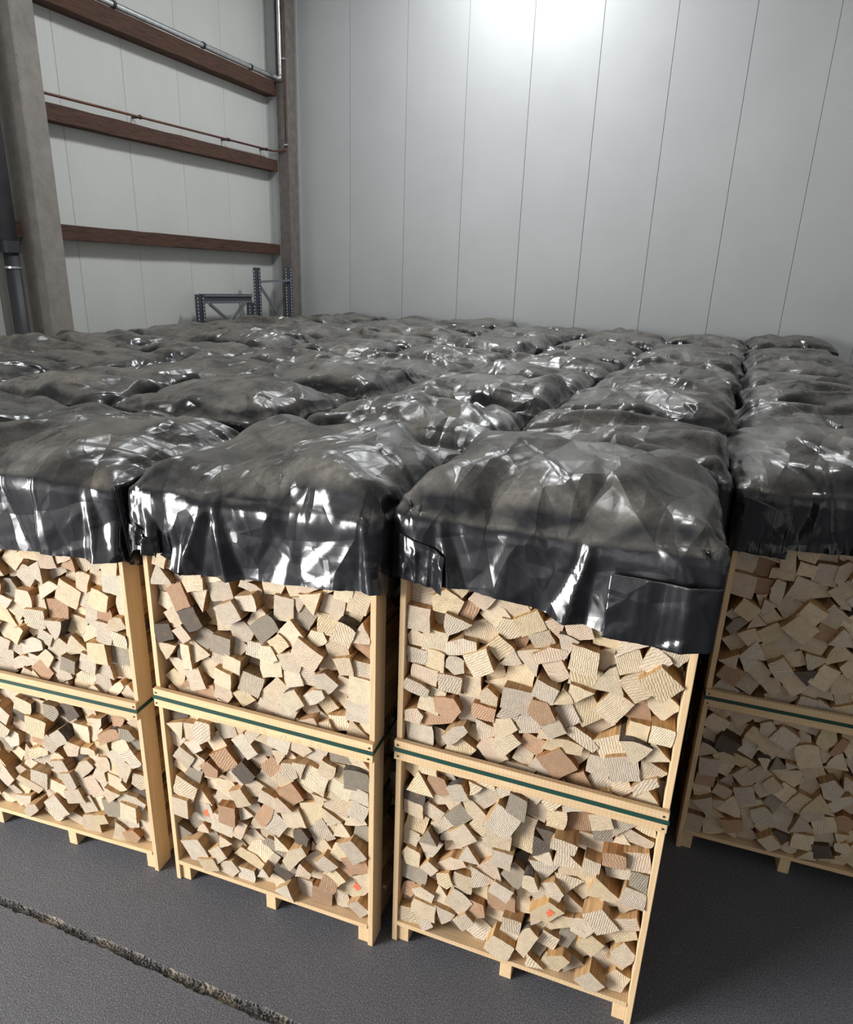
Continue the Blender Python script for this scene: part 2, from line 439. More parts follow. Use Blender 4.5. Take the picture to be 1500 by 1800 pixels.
# shiny conduit lying on the top beam, elbow, riser at the corner
t = empty('conduit_pipe', (OX+.2, 6.1, 5.55)); tag(t, 'shiny foil-wrapped conduit along the top beam turning up at the corner', 'pipe')
def rel(e, pts): return [tuple(Vector(p)-Vector(e.location)) for p in pts]
MB().tube(rel(t, [(OX+.185, 6.1+i*.2, 5.545+.07*i/23) for i in range(24)]), .036, 12, .06).build('run', 'galvanised', t, smooth=True)
MB().tube(rel(t, [(OX+.19, 10.70, 5.615), (-6.60, 10.735, 5.60), (-6.535, 10.735, 5.60)]), .042, 12).build('elbow', 'galvanised', t, smooth=True)
MB().tube(rel(t, [(-6.555, 10.735, 5.56+i*.1) for i in range(26)]), .03, 12, .09).build('riser', 'galvanised', t, smooth=True)
MB().tube(rel(t, [(-6.61, 10.75, 5.60+i*.1) for i in range(26)]), .014, 8).build('cable', 'dark_collar', t, smooth=True)
for y in (7.4, 9.0, 10.1):
    z = 5.545+.07*(y-6.1)/4.6
    MB().tube(rel(t, [(OX+.185, y-.02, z), (OX+.185, y+.02, z)]), .043, 12).build('clip', 'dark_collar', t)

to_wall(t)

# thin copper pipe above the middle beam, bend, riser
t = empty('copper_pipe', (OX+.1, 6.1, 4.46)); tag(t, 'thin copper pipe clipped above the middle beam and rising up the corner column', 'pipe')
MB().tube(rel(t, [(OX+.12, 6.10, 4.455), (OX+.12, 10.66, 4.585)]), .0145, 10).build('run', 'copper_dull', t, smooth=True)
MB().tube(rel(t, [(OX+.12, 10.66, 4.585), (OX+.16, 10.72, 4.583), (-6.53, 10.735, 4.58), (-6.50, 10.735, 4.59), (-6.49, 10.735, 4.62)]), .0145, 10).build('bend', 'copper_dull', t, smooth=True)
MB().tube(rel(t, [(-6.49, 10.735, 4.62), (-6.49, 10.735, 7.6)]), .009, 8).build('riser', 'copper_dull', t, smooth=True)
for y in (7.75, 9.55, 10.55):
    z = 4.455+.13*(y-6.08)/4.58
    MB().box((XL, y-.012, z-.012), (OX+.105, y+.012, z+.012)).tube([(OX+.12, y-.016, z), (OX+.12, y+.016, z)], .024, 10).build('clip', 'dark_collar', t, (-t.location.x, -t.location.y, -t.location.z))
for z in (4.66, 5.85):
    MB().box((-6.51, 10.72, z), (-6.47, 10.78, z+.02)).build('clip', 'galvanised', t, (-t.location.x, -t.location.y, -t.location.z))

to_wall(t)

# grey downpipe left of the pillar
t = empty('downpipe', (-6.985, 5.86, 0)); tag(t, 'grey plastic downpipe with a dark collar left of the pillar', 'pipe')
MB().tube([(0, 0, 2.95), (0, 0, ZC-.2)], .085, 20).build('upper_pipe', 'downpipe_grey', t, smooth=True)
MB().tube([(0, 0, .05), (0, 0, 2.95)], .075, 20).build('lower_pipe', 'dark_collar', t, smooth=True)
MB().tube([(0, 0, 2.86), (0, 0, 2.98)], .10, 20).build('collar', 'dark_collar', t)
mb = MB(); mb.tube([(0, 0, 2.70), (0, 0, 2.722)], .082, 20); mb.build('bracket', 'galvanised', t)


# pallet rack frames parked in the far left corner
def upright(parent, p, q, w, d, facing, name='upright', holes=True):
    # perforated C-post from p to q; w across the slotted face, d the other way
    p, q = Vector(p), Vector(q); ax = (q-p).normalized(); fc = Vector(facing).normalized(); sd = ax.cross(fc)
    mb = MB(); n = 0
    mb.bar(p, q, 1, 1) if False else None
    prof = [(-w/2, 0), (-w*.2, 0), (-w*.14, -.012), (w*.14, -.012), (w*.2, 0), (w/2, 0), (w/2, -d), (-w/2, -d)]
    for e in (p, q):
        for a, b in prof: mb.v.append(tuple(e+sd*a+fc*b))
    k = len(prof)
    mb.f = [(i, (i+1) % k, k+(i+1) % k, k+i) for i in range(k)]+[tuple(range(k))[::-1], tuple(range(k, 2*k))]
    o = mb.build(name, 'rack_steel', parent)
    L = (q-p).length; hb = MB(); z = .04
    while z < L-.02:
        for s in (-1, 1):
            c = p+ax*z+sd*(s*w*.34)+fc*.001
            hb.v += [tuple(c+sd*a+ax*b) for a, b in ((-.007, -.012), (.007, -.012), (.007, .012), (-.007, .012))]
            m = len(hb.v); hb.f.append((m-4, m-3, m-2, m-1))
        z += .05
    h = hb.build('slots', 'rack_hole', o); h['kind'] = 'stuff'; h['label'] = 'rows of pale punched slots'
    return o
E0 = (-6.81, 10.66, 0)
t = empty('rack_frame', E0); tag(t, 'tall upright pallet rack frame with diagonal brace in the far corner', 'rack', 'pallet rack frames')
xr = 0
upright(t, (xr, -.42, 0), (xr, -.42, 2.80), .12, .08, (.55, -.83, 0))
upright(t, (xr+.1, .40, 0), (xr+.1, .40, 2.815), .12, .08, (.55, -.83, 0))
upright(t, (xr+.02, .50, 0), (xr+.02, .50, 2.82), .10, .08, (.55, -.83, 0))
for k, z in enumerate((2.58, 1.95, 1.2)):
    MB().bar((xr+.03, -.40, z), (xr+.12, .42, z+.03), .03, .035).build('horizontal_brace', 'rack_brace', t)
MB().bar((xr+.03, -.38, 2.52), (xr+.12, .36, 1.75), .02, .03).build('diagonal_brace', 'rack_brace', t)
MB().bar((xr+.06, -.38, 2.46), (xr+.15, .36, 1.69), .02, .025).build('diagonal_brace', 'rack_brace', t)
t = empty('rack_frame', (-6.84, 9.40, 0)); tag(t, 'low dark rack frame on its side with a slotted top chord and V braces', 'rack', 'pallet rack frames')
upright(t, (0, .72, 2.315), (0, -.55, 2.335), .135, .07, (1, 0, 0), 'top_chord')
upright(t, (.0, -.60, 0), (.0, -.60, 2.395), .12, .10, (.8, -.6, 0))
upright(t, (.02, .68, 0), (.02, .68, 2.25), .12, .10, (.8, -.6, 0))
MB().bar((.02, -.42, 2.26), (.02, .05, 1.98), .035, .04, (1, 0, 0)).build('diagonal_brace', 'rack_brace', t)
MB().bar((.02, .50, 2.26), (.02, .05, 1.98), .035, .04, (1, 0, 0)).build('diagonal_brace', 'rack_brace', t)
MB().bar((.0, -.6, .3), (.0, .68, .3), .05, .1, (1, 0, 0)).build('bottom_chord', 'rack_steel', t)

# LED luminaires hanging under the roof
def luminaire(x, y, z, power, label, L=.9):
    t = empty('ceiling_lamp', (x, y, z)); tag(t, label, 'lamp', 'hanging hall lamps')
    MB().box((-L/2, -.09, .02), (L/2, .09, .09)).build('housing', 'galvanised', t)
    for s in (-.5, .5): MB().tube([(s*L*.8, 0, .09), (s*L*.8, 0, ZC-z)], .008, 6).build('hanger', 'galvanised', t)
    m, nt, b = mat('lamp_glow'); b.inputs['Base Color'].default_value = (.9, .9, .9, 1)
    b.inputs['Emission Color'].default_value = (.95, .98, 1, 1); b.inputs['Emission Strength'].default_value = 12
    MAT['lamp_glow'] = m
    MB().box((-L/2+.03, -.075, .0), (L/2-.03, .075, .02)).build('diffuser', 'lamp_glow', t)
    l = bpy.data.lights.new('lamp_light', 'AREA'); l.shape = 'RECTANGLE'; l.size = L; l.size_y = .16
    l.energy = power; l.color = (.95, .98, 1)
    o = bpy.data.objects.new('lamp_light', l); COL.objects.link(o); o.parent = t; o.location = (0, 0, -.012)
luminaire(-2.75, 10.05, 8.05, 190, 'hall lamp hung close to the back wall')
luminaire(-2.75, 5.4, 7.75, 165, 'hall lamp hung over the middle of the crates')

# ------------------------------------------------------------------ crates: layout
CW, CD, CH = 1.0265, .98, 1.925      # outer width, depth, post height
PITCH_Y = 1.045
# column: key, front-left corner x,y, yaw of its front crate, rail offset, first row, last row
COLS = [(-3, -6.50, 2.10, 0, 0, 2, 8), (-2, -5.36, 2.05, 0, 0, 1, 8), (-1, -4.22, 2.0, 0, 0, 0, 8),
        (0, -3.069, 1.941, 4.16, -.051, 0, 8), (1, -1.942, 2.019, 1.44, .054, 0, 8),
        (2, -.853, 2.112, .37, .049, 0, 8), (3, .318, 3.165, 1.73, -.0525, 0, 7)]
NAMES = {-3: 'the column beside the left wall', -2: 'the second column from the left wall', -1: 'the third column from the left wall',
         0: 'the leftmost front crate', 1: 'the pencil-marked front crate',
         2: 'the nearest centre crate', 3: 'the shaded right-hand crate'}
ORD = ['first', 'second', 'third', 'fourth', 'fifth', 'sixth', 'seventh', 'eighth', 'ninth']
spots = []
lr = random.Random(21)
for key, x, y, yaw, dz, r0, r1 in COLS:
    for r in range(r0, r1+1):
        yy = y+r*PITCH_Y+({0: .078, 1: .03, 3: .035}.get(key, 0) if r else 0); xx = x+.068*r*PITCH_Y
        a = yaw if r == 0 and key >= 0 else lr.uniform(-.6, .3)
        if r: xx += lr.uniform(-.012, .012)
        spots.append(dict(key=key, row=r, x=xx, y=yy, yaw=math.radians(a), dz=dz if r == 0 else lr.uniform(-.04, .04),
                          zt=0 if r == 0 else lr.uniform(-.04, .04), front=(r == 0 and key >= 0)))

RZ0, RZ1 = .934, 1.023
PT, PD = .024, .095                  # post thickness (x), depth (y)
def post_mesh(): return MB().box((0, 0, 0), (PT, PD, CH)).mesh('post', 'pine_z')
POST = post_mesh()
RAIL = MB().box((-.001, -.022, -.0445), (CW+.001, 0, .0445)).mesh('rail', 'pine_x')
SRAIL = MB().box((0, 0, -.045), (.018, CD, .045)).mesh('side_slat', 'pine_y')
SKID = MB().box((0, .012, 0), (.05, CD-.012, .095)).mesh('skid', 'pine_y')
DECK = MB().box((PT, -.004, .0), (CW-PT, .095, .022)).mesh('deck_board', 'pine_x')
def strap_mesh():
    e = .0025; a, b, c, d = -.004, CW+.004, -.022-e, CD+.022+e
    mb = MB(); z0, z1 = -.009, .009
    o = [(a, c), (b, c), (b, d), (a, d)]; i = [(a+.003, c+.002), (b-.003, c+.002), (b-.003, d-.002), (a+.003, d-.002)]
    for z in (z0, z1): mb.v += [(x, y, z) for x, y in o]+[(x, y, z) for x, y in i]
    for k in range(4):
        n = (k+1) % 4
        mb.f += [(k, n, 8+n, 8+k), (4+n, 4+k, 12+k, 12+n), (8+k, 8+n, 12+n, 12+k), (k, 4+k, 4+n, n)]
    return mb.mesh('strap', 'strap_green')
STRAP = strap_mesh()
NAIL = MB().tube([(0, 0, 0), (0, -.0022, 0)], .0042, 8).mesh('nail', 'nail_dark')
def crate(s):
    t = empty('firewood_crate', (s['x'], s['y'], 0), s['yaw'])
    r, k = s['row'], s['key']
    if r == 0 and k >= 0:
        lab = {0: 'leftmost front firewood crate of pale boards, cut by the left photo edge',
               1: 'front firewood crate with faint pencil marks on its strapped rail',
               2: 'nearest firewood crate of pale boards with a strapped rail, in the centre foreground',
               3: 'shaded firewood crate set back at the right, cut by the right photo edge'}[k]
    elif k >= 0: lab = f'{ORD[r-1]} covered crate behind {NAMES[k]}'
    else: lab = f'covered crate in {NAMES[k]}, {ORD[8-r]} from the back wall'
    tag(t, lab, 'crate', 'firewood crates')
    s['label'] = lab; s['obj'] = t
    fr = s['front']
    b = bevel if fr else (lambda o, w=0: o)
    for px in (0, CW-PT):
        for py in (0, CD-PD): b(link('post', POST, t, (px, py, 0)))
    zr = (RZ0+RZ1)/2+s['dz']
    b(link('rail', RAIL, t, (0, 0, zr))); link('rail', RAIL, t, (0, CD+.022, zr))
    for px in (PT, (CW-.05)/2, CW-PT-.05): b(link('skid', SKID, t, (px, 0, 0)))
    for i in range(5): b(link('deck_board', DECK, t, (0, .001+i*(CD-.095)/4, .095)))
    st = link('strap', STRAP, t, (0, 0, zr-.002+(.006 if fr else 0)))
    if fr: st['label'] = 'dark green plastic strap'
    if fr:
        for px in (.014, CW-.016):
            for pz in (-.026, .026): link('nail', NAIL, t, (px+rnd.uniform(-.003, .003), -.022, zr+pz))
    if fr and k == 1:                # pencilled figures on the rail
        strokes = [[(0, .03), (.018, .034), (.016, .02), (.002, .006), (.03, .004)], [(.062, .03), (.045, .03), (.04, .018), (.058, .014), (.05, .0), (.036, .002)],
                   [(.125, .0), (.14, .03)], [(.15, .004), (.152, .03)], [(.20, .012), (.215, .022), (.226, .008), (.205, .004)],
                   [(.262, .03), (.28, .034), (.278, .02), (.264, .006), (.292, .004)], [(.325, .03), (.308, .03), (.303, .018), (.321, .014), (.313, .0), (.30, .002)]]
        for sp in strokes:
            mb = MB(); mb.tube([(.50+a*.95, -.0222, zr-.040+c*.78) for a, c in sp], .0007, 4); mb.build('pencil_mark', 'pencil', t)
for s in spots: crate(s)

# ------------------------------------------------------------------ split logs
def clip(poly, nx, ny, c):           # keep nx*x+ny*y <= c
    out = []; n = len(poly)
    for i in range(n):
        p, q = poly[i], poly[(i+1) % n]
        a, b = nx*p[0]+ny*p[1]-c, nx*q[0]+ny*q[1]-c
        if a <= 0: out.append(p)
        if a*b < 0:
            t = a/(a-b); out.append((p[0]+(q[0]-p[0])*t, p[1]+(q[1]-p[1])*t))
    return out
def parea(p):
    return .5*sum(p[i][0]*p[(i+1) % len(p)][1]-p[(i+1) % len(p)][0]*p[i][1] for i in range(len(p)))
def cells(w, h, n, seed, relax=44):
    """pack n split-wood sections (convex outlines) into a w x h frame"""
    rr = random.Random(seed)
    rows = int(round(math.sqrt(n*h/w))); per = n/rows
    sh = []
    for j in range(rows):
        m = int(round(per+rr.uniform(-.5, .5)))
        for i in range(m):
            cx = w*(i+.5+.3*((j % 2)-.5))/m+rr.gauss(0, .012); cy = h*(j+.5)/rows+rr.gauss(0, .012)
            kind = rr.random(); k = rr.uniform(.82, 1.22); a0 = rr.choice((0, math.pi/4, rr.uniform(0, math.pi), rr.uniform(0, math.pi)))
            if kind < .50:           # squarish billet
                a, b = .041*k*rr.uniform(.85, 1.2), .041*k*rr.uniform(.8, 1.15)
                p = [(-a, -b), (a, -b), (a, b), (-a, b)]
            elif kind < .66:         # wedge
                a = .058*k; p = [(a*math.cos(t+rr.uniform(-.25, .25)), a*math.sin(t)) for t in (-.52, 1.57, 3.67)]
            elif kind < .84:         # five-sided
                a = .047*k; p = [(a*math.cos(t+rr.uniform(-.3, .3))*1.1, a*math.sin(t)*.95) for t in (0, 1.26, 2.5, 3.77, 5.03)]
            elif kind < .93:         # slab
                a, b = .062*k, .022*k; p = [(-a, -b), (a*.9, -b*1.1), (a, b*.5), (a*.3, b*1.3), (-a*.8, b)]
            else:                    # sliver
                a = .034*k; p = [(-a, -a*.7), (a, -a*.5), (a*.2, a)]
            p = [(x+rr.uniform(-.006, .006), y+rr.uniform(-.006, .006)) for x, y in p]
            sh.append([cx, cy, a0, p])
    tot = sum(abs(parea(q[3])) for q in sh); f = math.sqrt(.97*w*h/tot)
    for q in sh: q[3] = [(x*f, y*f) for x, y in q[3]]
    def world(q):
        c, sn = math.cos(q[2]), math.sin(q[2])
        return [(q[0]+x*c-y*sn, q[1]+x*sn+y*c) for x, y in q[3]]
    rad = [max(math.hypot(x, y) for x, y in q[3]) for q in sh]
    N = len(sh)
    for it in range(relax):
        C = np.array([(q[0], q[1]) for q in sh]); Rr = np.array(rad)
        D = np.sqrt(((C[:, None]-C[None])**2).sum(2)); I, J = np.where((D < (Rr[:, None]+Rr[None])*.98) & (np.arange(N)[:, None] < np.arange(N)[None]))
        WP = [world(q) for q in sh]
        NR = []
        for poly in WP:
            L = []
            for a in range(len(poly)):
                p, q = poly[a], poly[(a+1) % len(poly)]; ex, ey = q[1]-p[1], p[0]-q[0]; l = math.hypot(ex, ey)+1e-9; L.append((ex/l, ey/l))
            NR.append(L)
        mv = [[0, 0, 0] for _ in range(N)]
        for i, j in zip(I.tolist(), J.tolist()):
            best = 1e9; bn = None; own = 0
            A, Bp = WP[i], WP[j]
            for o, L in ((0, NR[i]), (1, NR[j])):
                for nx, ny in L:
                    if o == 0: pen = max(nx*x+ny*y for x, y in A)-min(nx*x+ny*y for x, y in Bp)
                    else: pen = max(nx*x+ny*y for x, y in Bp)-min(nx*x+ny*y for x, y in A)
                    if pen < best:
                        best = pen; bn = (nx, ny) if o == 0 else (-nx, -ny); own = o
                        if pen <= 0: break
                if best <= 0: break
            if best > .001:
                k = .42*(best-.001)
                mv[i][0] -= bn[0]*k; mv[i][1] -= bn[1]*k; mv[j][0] += bn[0]*k; mv[j][1] += bn[1]*k
                # the other piece turns to lie flat against the touching face
                t = j if own == 0 else i; want = math.atan2(-bn[1], -bn[0]) if own == 0 else math.atan2(bn[1], bn[0])
                bd = min(((math.atan2(ny, nx)-want+math.pi) % (2*math.pi)-math.pi for nx, ny in NR[t]), key=abs)
                mv[t][2] -= .06*bd
        for q, m, poly in zip(sh, mv, WP):
            x0 = min(p[0] for p in poly); x1 = max(p[0] for p in poly); y0 = min(p[1] for p in poly); y1 = max(p[1] for p in poly)
            q[0] += m[0]+max(0, -x0)-max(0, x1-w); q[1] += m[1]+max(0, -y0)-max(0, y1-h)-.0004; q[2] += m[2]
    out = []
    for q in sh:
        poly = world(q)
        for nx, ny, c in ((-1, 0, 0), (1, 0, w), (0, -1, 0), (0, 1, h)): poly = clip(poly, nx, ny, c)
        if len(poly) >= 3 and parea(poly) > .0004: out.append(poly)
    return out
PAL = [((.66, .53, .37), 'pale'), ((.62, .51, .38), 'pale'), ((.71, .58, .41), 'pale'), ((.57, .475, .37), 'pale'), ((.68, .54, .35), 'pale'),
       ((.60, .51, .40), 'pale'), ((.64, .50, .37), 'pale'), ((.46, .29, .18), 'reddish brown'), ((.33, .28, .215), 'grey weathered'), ((.13, .105, .085), 'dark')]
PALW = [18, 18, 14, 12, 12, 10, 9, 5, 7, 4]
def log_geo(poly, rr, depth, detail=True, front=0.0, tilt=.10):
    """returns verts, faces, mats, tone, uv-per-face-corner for one log; local x,z in plane, y depth"""
    cx = sum(p[0] for p in poly)/len(poly); cy = sum(p[1] for p in poly)/len(poly)
    tone, tn = rr.choices(PAL, PALW)[0]
    k = rr.uniform(.86, 1.08); tone = tuple(c*k for c in tone)
    if detail:
        bows = rr.random()
        be = rr.randrange(len(poly)) if bows < .40 else -1
        ring = []
        for i, p in enumerate(poly):
            q = poly[(i+1) % len(poly)]; L = math.hypot(q[0]-p[0], q[1]-p[1]); m = max(1, min(5, int(L/.016)))
            nx, ny = (q[1]-p[1])/max(L, 1e-6), -(q[0]-p[0])/max(L, 1e-6)
            bw = .10*L if i == be else rr.uniform(-.03, .03)*L
            if i == be: m = max(m, 4)
            for j in range(m):
                t = j/m; b = 4*t*(1-t)*bw
                jn = rr.uniform(-.0014, .0014) if j else rr.uniform(-.002, .002)
                ring.append((p[0]+(q[0]-p[0])*t+nx*(b+jn)-cx, p[1]+(q[1]-p[1])*t+ny*(b+jn)-cy, i))
    else:
        be = -1; ring = [(p[0]-cx, p[1]-cy, i) for i, p in enumerate(poly)]
    n = len(ring)
    tx, tz = rr.uniform(-tilt, tilt), rr.uniform(-tilt, tilt)
    dx, dz = (rr.uniform(-.05, .05), rr.uniform(-.04, .04)) if detail else (0, 0)
    v = [(x, front+x*tx+z*tz, z) for x, z, _ in ring]+[(x*.97+dx*depth, front+depth, z*.97+dz*depth) for x, z, _ in ring]
    f = [tuple(range(n))]; mi = [0]
    ang = rr.uniform(0, math.pi); ca, sa = math.cos(ang), math.sin(ang); ou, ov = rr.uniform(0, 9), rr.uniform(0, 9)
    gs = rr.uniform(.75, 1.6)
    uv = [[((x*ca+z*sa)*gs+ou, (-x*sa+z*ca)*gs+ov) for x, z, _ in ring]]
    per = [0.0]
    for i in range(n):
        a, b = ring[i], ring[(i+1) % n]; per.append(per[-1]+math.hypot(a[0]-b[0], a[1]-b[1]))
    bark = be >= 0 and rr.random() < .55
    for i in range(n):
        j = (i+1) % n; f.append((i, n+i, n+j, j)); mi.append(2 if bark and ring[i][2] == be else 1)
        uv.append([(per[i]+ou, ov), (per[i]+ou, ov+depth), (per[i+1]+ou, ov+depth), (per[i+1]+ou, ov)])
    f.append(tuple(range(2*n-1, n-1, -1))); mi.append(1); uv.append([(v[q][0]+ou, v[q][2]+ov) for q in f[-1]])
    return v, f, mi, tone, tn, uv, (cx, cy)
def log_mesh(name, items):
    """items: list of (verts, faces, mats, tone, uv)"""
    V = []; Fs = []; MI = []; TO = []; UV = []
    for v, f, mi, tone, uv in items:
        b = len(V); V += v; Fs += [tuple(b+i for i in q) for q in f]; MI += mi
        for q, u in zip(f, uv): TO += [(*tone, 1)]*len(q); UV += u
    me = bpy.data.meshes.new(name); me.from_pydata(V, [], Fs)
    for m in ('log_end', 'log_side', 'log_bark'): me.materials.append(MAT[m])
    me.polygons.foreach_set('material_index', MI)
    ca = me.color_attributes.new('tone', 'FLOAT_COLOR', 'CORNER'); ca.data.foreach_set('color', np.array(TO, dtype=np.float32).ravel())
    ul = me.uv_layers.new(name='grain'); ul.data.foreach_set('uv', np.array(UV, dtype=np.float32).ravel())
    me.update(); return me

Z0L, ZTL = .118, 1.90
IW, IH = CW-2*PT-.004, ZTL-Z0L
# lower edge of each front sheet's skirt, as (fraction along front, z)
SKIRT = {0: [(0, 1.65), (.41, 1.661), (.7, 1.686), (1, 1.711)],
         1: [(0, 1.775), (.12, 1.762), (.16, 1.74), (.24, 1.683), (.42, 1.684), (.58, 1.704), (1, 1.745)],
         2: [(0, 1.80), (.2, 1.807), (.4, 1.793), (.5, 1.767), (.69, 1.732), (1, 1.75)],
         3: [(0, 1.75), (.2, 1.754), (1, 1.78)]}
BASE = {0: 1.972, 1: 1.99, 2: 2.02, 3: 1.985}
def interp(tab, u):
    return float(np.interp(u, [a for a, _ in tab], [b for _, b in tab]))
front_logs = []; rest = []
for s in spots:
    c, sn = math.cos(s['yaw']), math.sin(s['yaw'])
    def tow(lx, ly, lz): return (s['x']+lx*c-ly*sn, s['y']+lx*sn+ly*c, lz)
    rr = random.Random(hash((s['key'], s['row'])) & 0xffff)
    if s['front']:
        for poly in cells(IW, IH, 262, 40+s['key']):
            fo = max(-.012, min(.075, rr.gauss(.022, .021)))
            if sum(p[1] for p in poly)/len(poly)+Z0L > 1.66: fo = max(fo, .008)
            if abs((sum(p[1] for p in poly)/len(poly))+Z0L-(RZ0+RZ1)/2-s['dz']) < .10: fo = abs(fo)*.6+.012
            g = log_geo(poly, rr, rr.uniform(.24, .30), True, fo)
            v, f, mi, tone, tn, uv, (cx, cy) = g
            cen = tow(PT+.002+cx, 0, Z0L+cy)
            wv = [(x*c-y*sn, x*sn+y*c, z) for x, y, z in v]
            pr = [project((cen[0]+q[0], cen[1]+q[1], cen[2]+q[2])) for q in wv[:len(f[0])]]
            A = abs(parea(pr)); mx = sum(q[0] for q in pr)/len(pr); my = sum(q[1] for q in pr)/len(pr)
            u = (PT+cx)/CW
            if not (0 < mx < 1500 and 0 < my < 1800): A *= .05
            if Z0L+cy > interp(SKIRT[s['key']], u)+.02: A *= .02
            if abs(Z0L+cy-(RZ0+RZ1)/2-s['dz']) < .035: A *= .3
            front_logs.append((A, s, cen, wv, f, mi, tone, tn, uv, cy+Z0L, (PT+cx)/CW, poly))
        for layer, d0 in ((1, .345), (2, .66)):
            for poly in cells(IW, IH, 150, 90+s['key']*7+layer, 6):
                v, f, mi, tone, tn, uv, (cx, cy) = log_geo(poly, rr, .29, False, d0+rr.uniform(-.01, .01))
                rest.append(([tow(PT+.002+cx+x, y, Z0L+cy+z) for x, y, z in v], f, mi, tone, uv))
    else:
        if not hasattr(cells, 'cache'): cells.cache = [cells(IW, IH, 130, 300+i, 6) for i in range(3)]
        for poly in rr.choice(cells.cache):
            v, f, mi, tone, tn, uv, (cx, cy) = log_geo(poly, rr, CD-.04, False, .02+rr.uniform(-.01, .015))
            rest.append(([tow(PT+.002+cx+x, y, Z0L+cy+z) for x, y, z in v], f, mi, tone, uv))
front_logs.sort(key=lambda t: -t[0])
SHORT = {0: 'leftmost front crate', 1: 'pencil-marked crate', 2: 'nearest crate', 3: 'shaded crate'}
def describe(poly, tn, z, u, s):
    zr = (RZ0+RZ1)/2+s['dz']; A = abs(parea(poly)); n = len(poly)
    xs_ = [p[0] for p in poly]; ys_ = [p[1] for p in poly]
    cx, cy = sum(xs_)/n, sum(ys_)/n
    sxx = sum((x-cx)**2 for x in xs_); syy = sum((y-cy)**2 for y in ys_); sxy = sum((x-cx)*(y-cy) for x, y in poly)
    d = math.sqrt(max(0, (sxx-syy)**2/4+sxy**2)); asp = math.sqrt(((sxx+syy)/2+d)/max((sxx+syy)/2-d, 1e-9))
    shape = 'flat' if asp > 1.9 else {3: 'wedge-shaped', 4: 'square-cut'}.get(n, 'many-sided')
    if n == 4 and asp <= 1.9:
        e = max(((poly[i], poly[(i+1) % 4]) for i in range(4)), key=lambda q: math.hypot(q[1][0]-q[0][0], q[1][1]-q[0][1]))
        a = math.degrees(math.atan2(e[1][1]-e[0][1], e[1][0]-e[0][0])) % 90; a = min(a, 90-a)
        shape = ('level ' if a < 13 else 'cornerwise ' if a > 31 else 'tilted ')+shape
    size = 'large ' if A > .0085 else 'small ' if A < .0045 else ''
    side = 'at left post' if u < .14 else 'at right post' if u > .86 else 'left of centre' if u < .42 else 'right of centre' if u > .58 else 'central'
    if abs(z-zr) < .13: h = 'just above the rail' if z > zr else 'just below the rail'
    elif z < .25: h = 'on the bottom board'
    elif z > 1.56: h = 'close under the sheet'
    else: h = 'midway above the rail' if z > zr else 'midway below the rail'
    return f'{size}{tn} {shape} log {h}, {side}, {SHORT[s["key"]]}'
for i, (A, s, cen, wv, f, mi, tone, tn, uv, z, u, poly) in enumerate(front_logs):
    if i < 300:
        o = link('split_log', log_mesh('split_log', [(wv, f, mi, tone, uv)]), None, cen)
        lab = describe(poly, tn, z, u, s); tag(o, lab, 'log', lab)
    else:
        rest.append(([(q[0]+cen[0], q[1]+cen[1], q[2]+cen[2]) for q in wv], f, mi, tone, uv))
plain('orange_paint', (.80, .16, .07), .7)
for tx_, ty_ in ((593, 1560), (345, 1440), (975, 1577)):
    best = min((o for o in COL.objects if o.name.startswith('split_log')), key=lambda o: (project(o.location)[0]-tx_)**2+(project(o.location)[1]-ty_)**2)
    me = best.data; pf = me.polygons[0]; pv = [me.vertices[i].co for i in pf.vertices]
    ce = sum(pv, Vector())/len(pv); nrm = pf.normal if pf.normal.y < 0 else -pf.normal
    mb = MB(); mb.v = [tuple(ce+(p-ce)*(.38 if p.x > ce.x else .15)+Vector((.006, 0, .004))+nrm*.0016) for i, p in enumerate(pv)]; mb.f = [tuple(range(len(pv)))]
    pm = mb.build('paint_mark', 'orange_paint', best); pm['label'] = 'small orange paint mark'
    best['label'] = {593: 'split log with an orange paint mark, lower right of the pencil-marked crate', 345: 'split log with an orange paint mark, lower left of the pencil-marked crate', 975: 'split log with an orange paint mark, below the rail of the nearest crate'}[tx_]
    best['group'] = 'logs with orange paint'
o = link('firewood_stack', log_mesh('firewood_stack', rest))
tag(o, 'remaining split firewood packed inside the crates', 'firewood', kind='stuff')

# ------------------------------------------------------------------ plastic sheets: cloth relaxation on a lid shaped net
NX, NY, NK = 66, 62, 15
P = 2*(NX+NY)
def tid(i, j): return i*(NY+1)+j
perim = [tid(i, 0) for i in range(NX)]+[tid(NX, j) for j in range(NY)]+[tid(i, NY) for i in range(NX, 0, -1)]+[tid(0, j) for j in range(NY, 0, -1)]
NT = (NX+1)*(NY+1); NV = NT+P*NK
def sid(p, k): return perim[p % P] if k == 0 else NT+(k-1)*P+(p % P)
edges = []                            # a, b, type: 0 top-x 1 top-y 2 top-diag 3 ring 4 column 5 skirt diag 6.. bend
for i in range(NX+1):
    for j in range(NY+1):
        if i < NX: edges.append((tid(i, j), tid(i+1, j), 0))
        if j < NY: edges.append((tid(i, j), tid(i, j+1), 0))
        if i < NX and j < NY: edges += [(tid(i, j), tid(i+1, j+1), 0), (tid(i+1, j), tid(i, j+1), 0)]
        if i+2 <= NX: edges.append((tid(i, j), tid(i+2, j), 1))
        if j+2 <= NY: edges.append((tid(i, j), tid(i, j+2), 1))
for p in range(P):
    for k in range(1, NK+1):
        edges += [(sid(p, k), sid(p+1, k), 0), (sid(p, k-1), sid(p, k), 0), (sid(p, k-1), sid(p+1, k), 0), (sid(p+1, k-1), sid(p, k), 0)]
        edges.append((sid(p, k), sid(p+2, k), 1))
        if k >= 2: edges.append((sid(p, k-2), sid(p, k), 1))
used = {}; sets = []
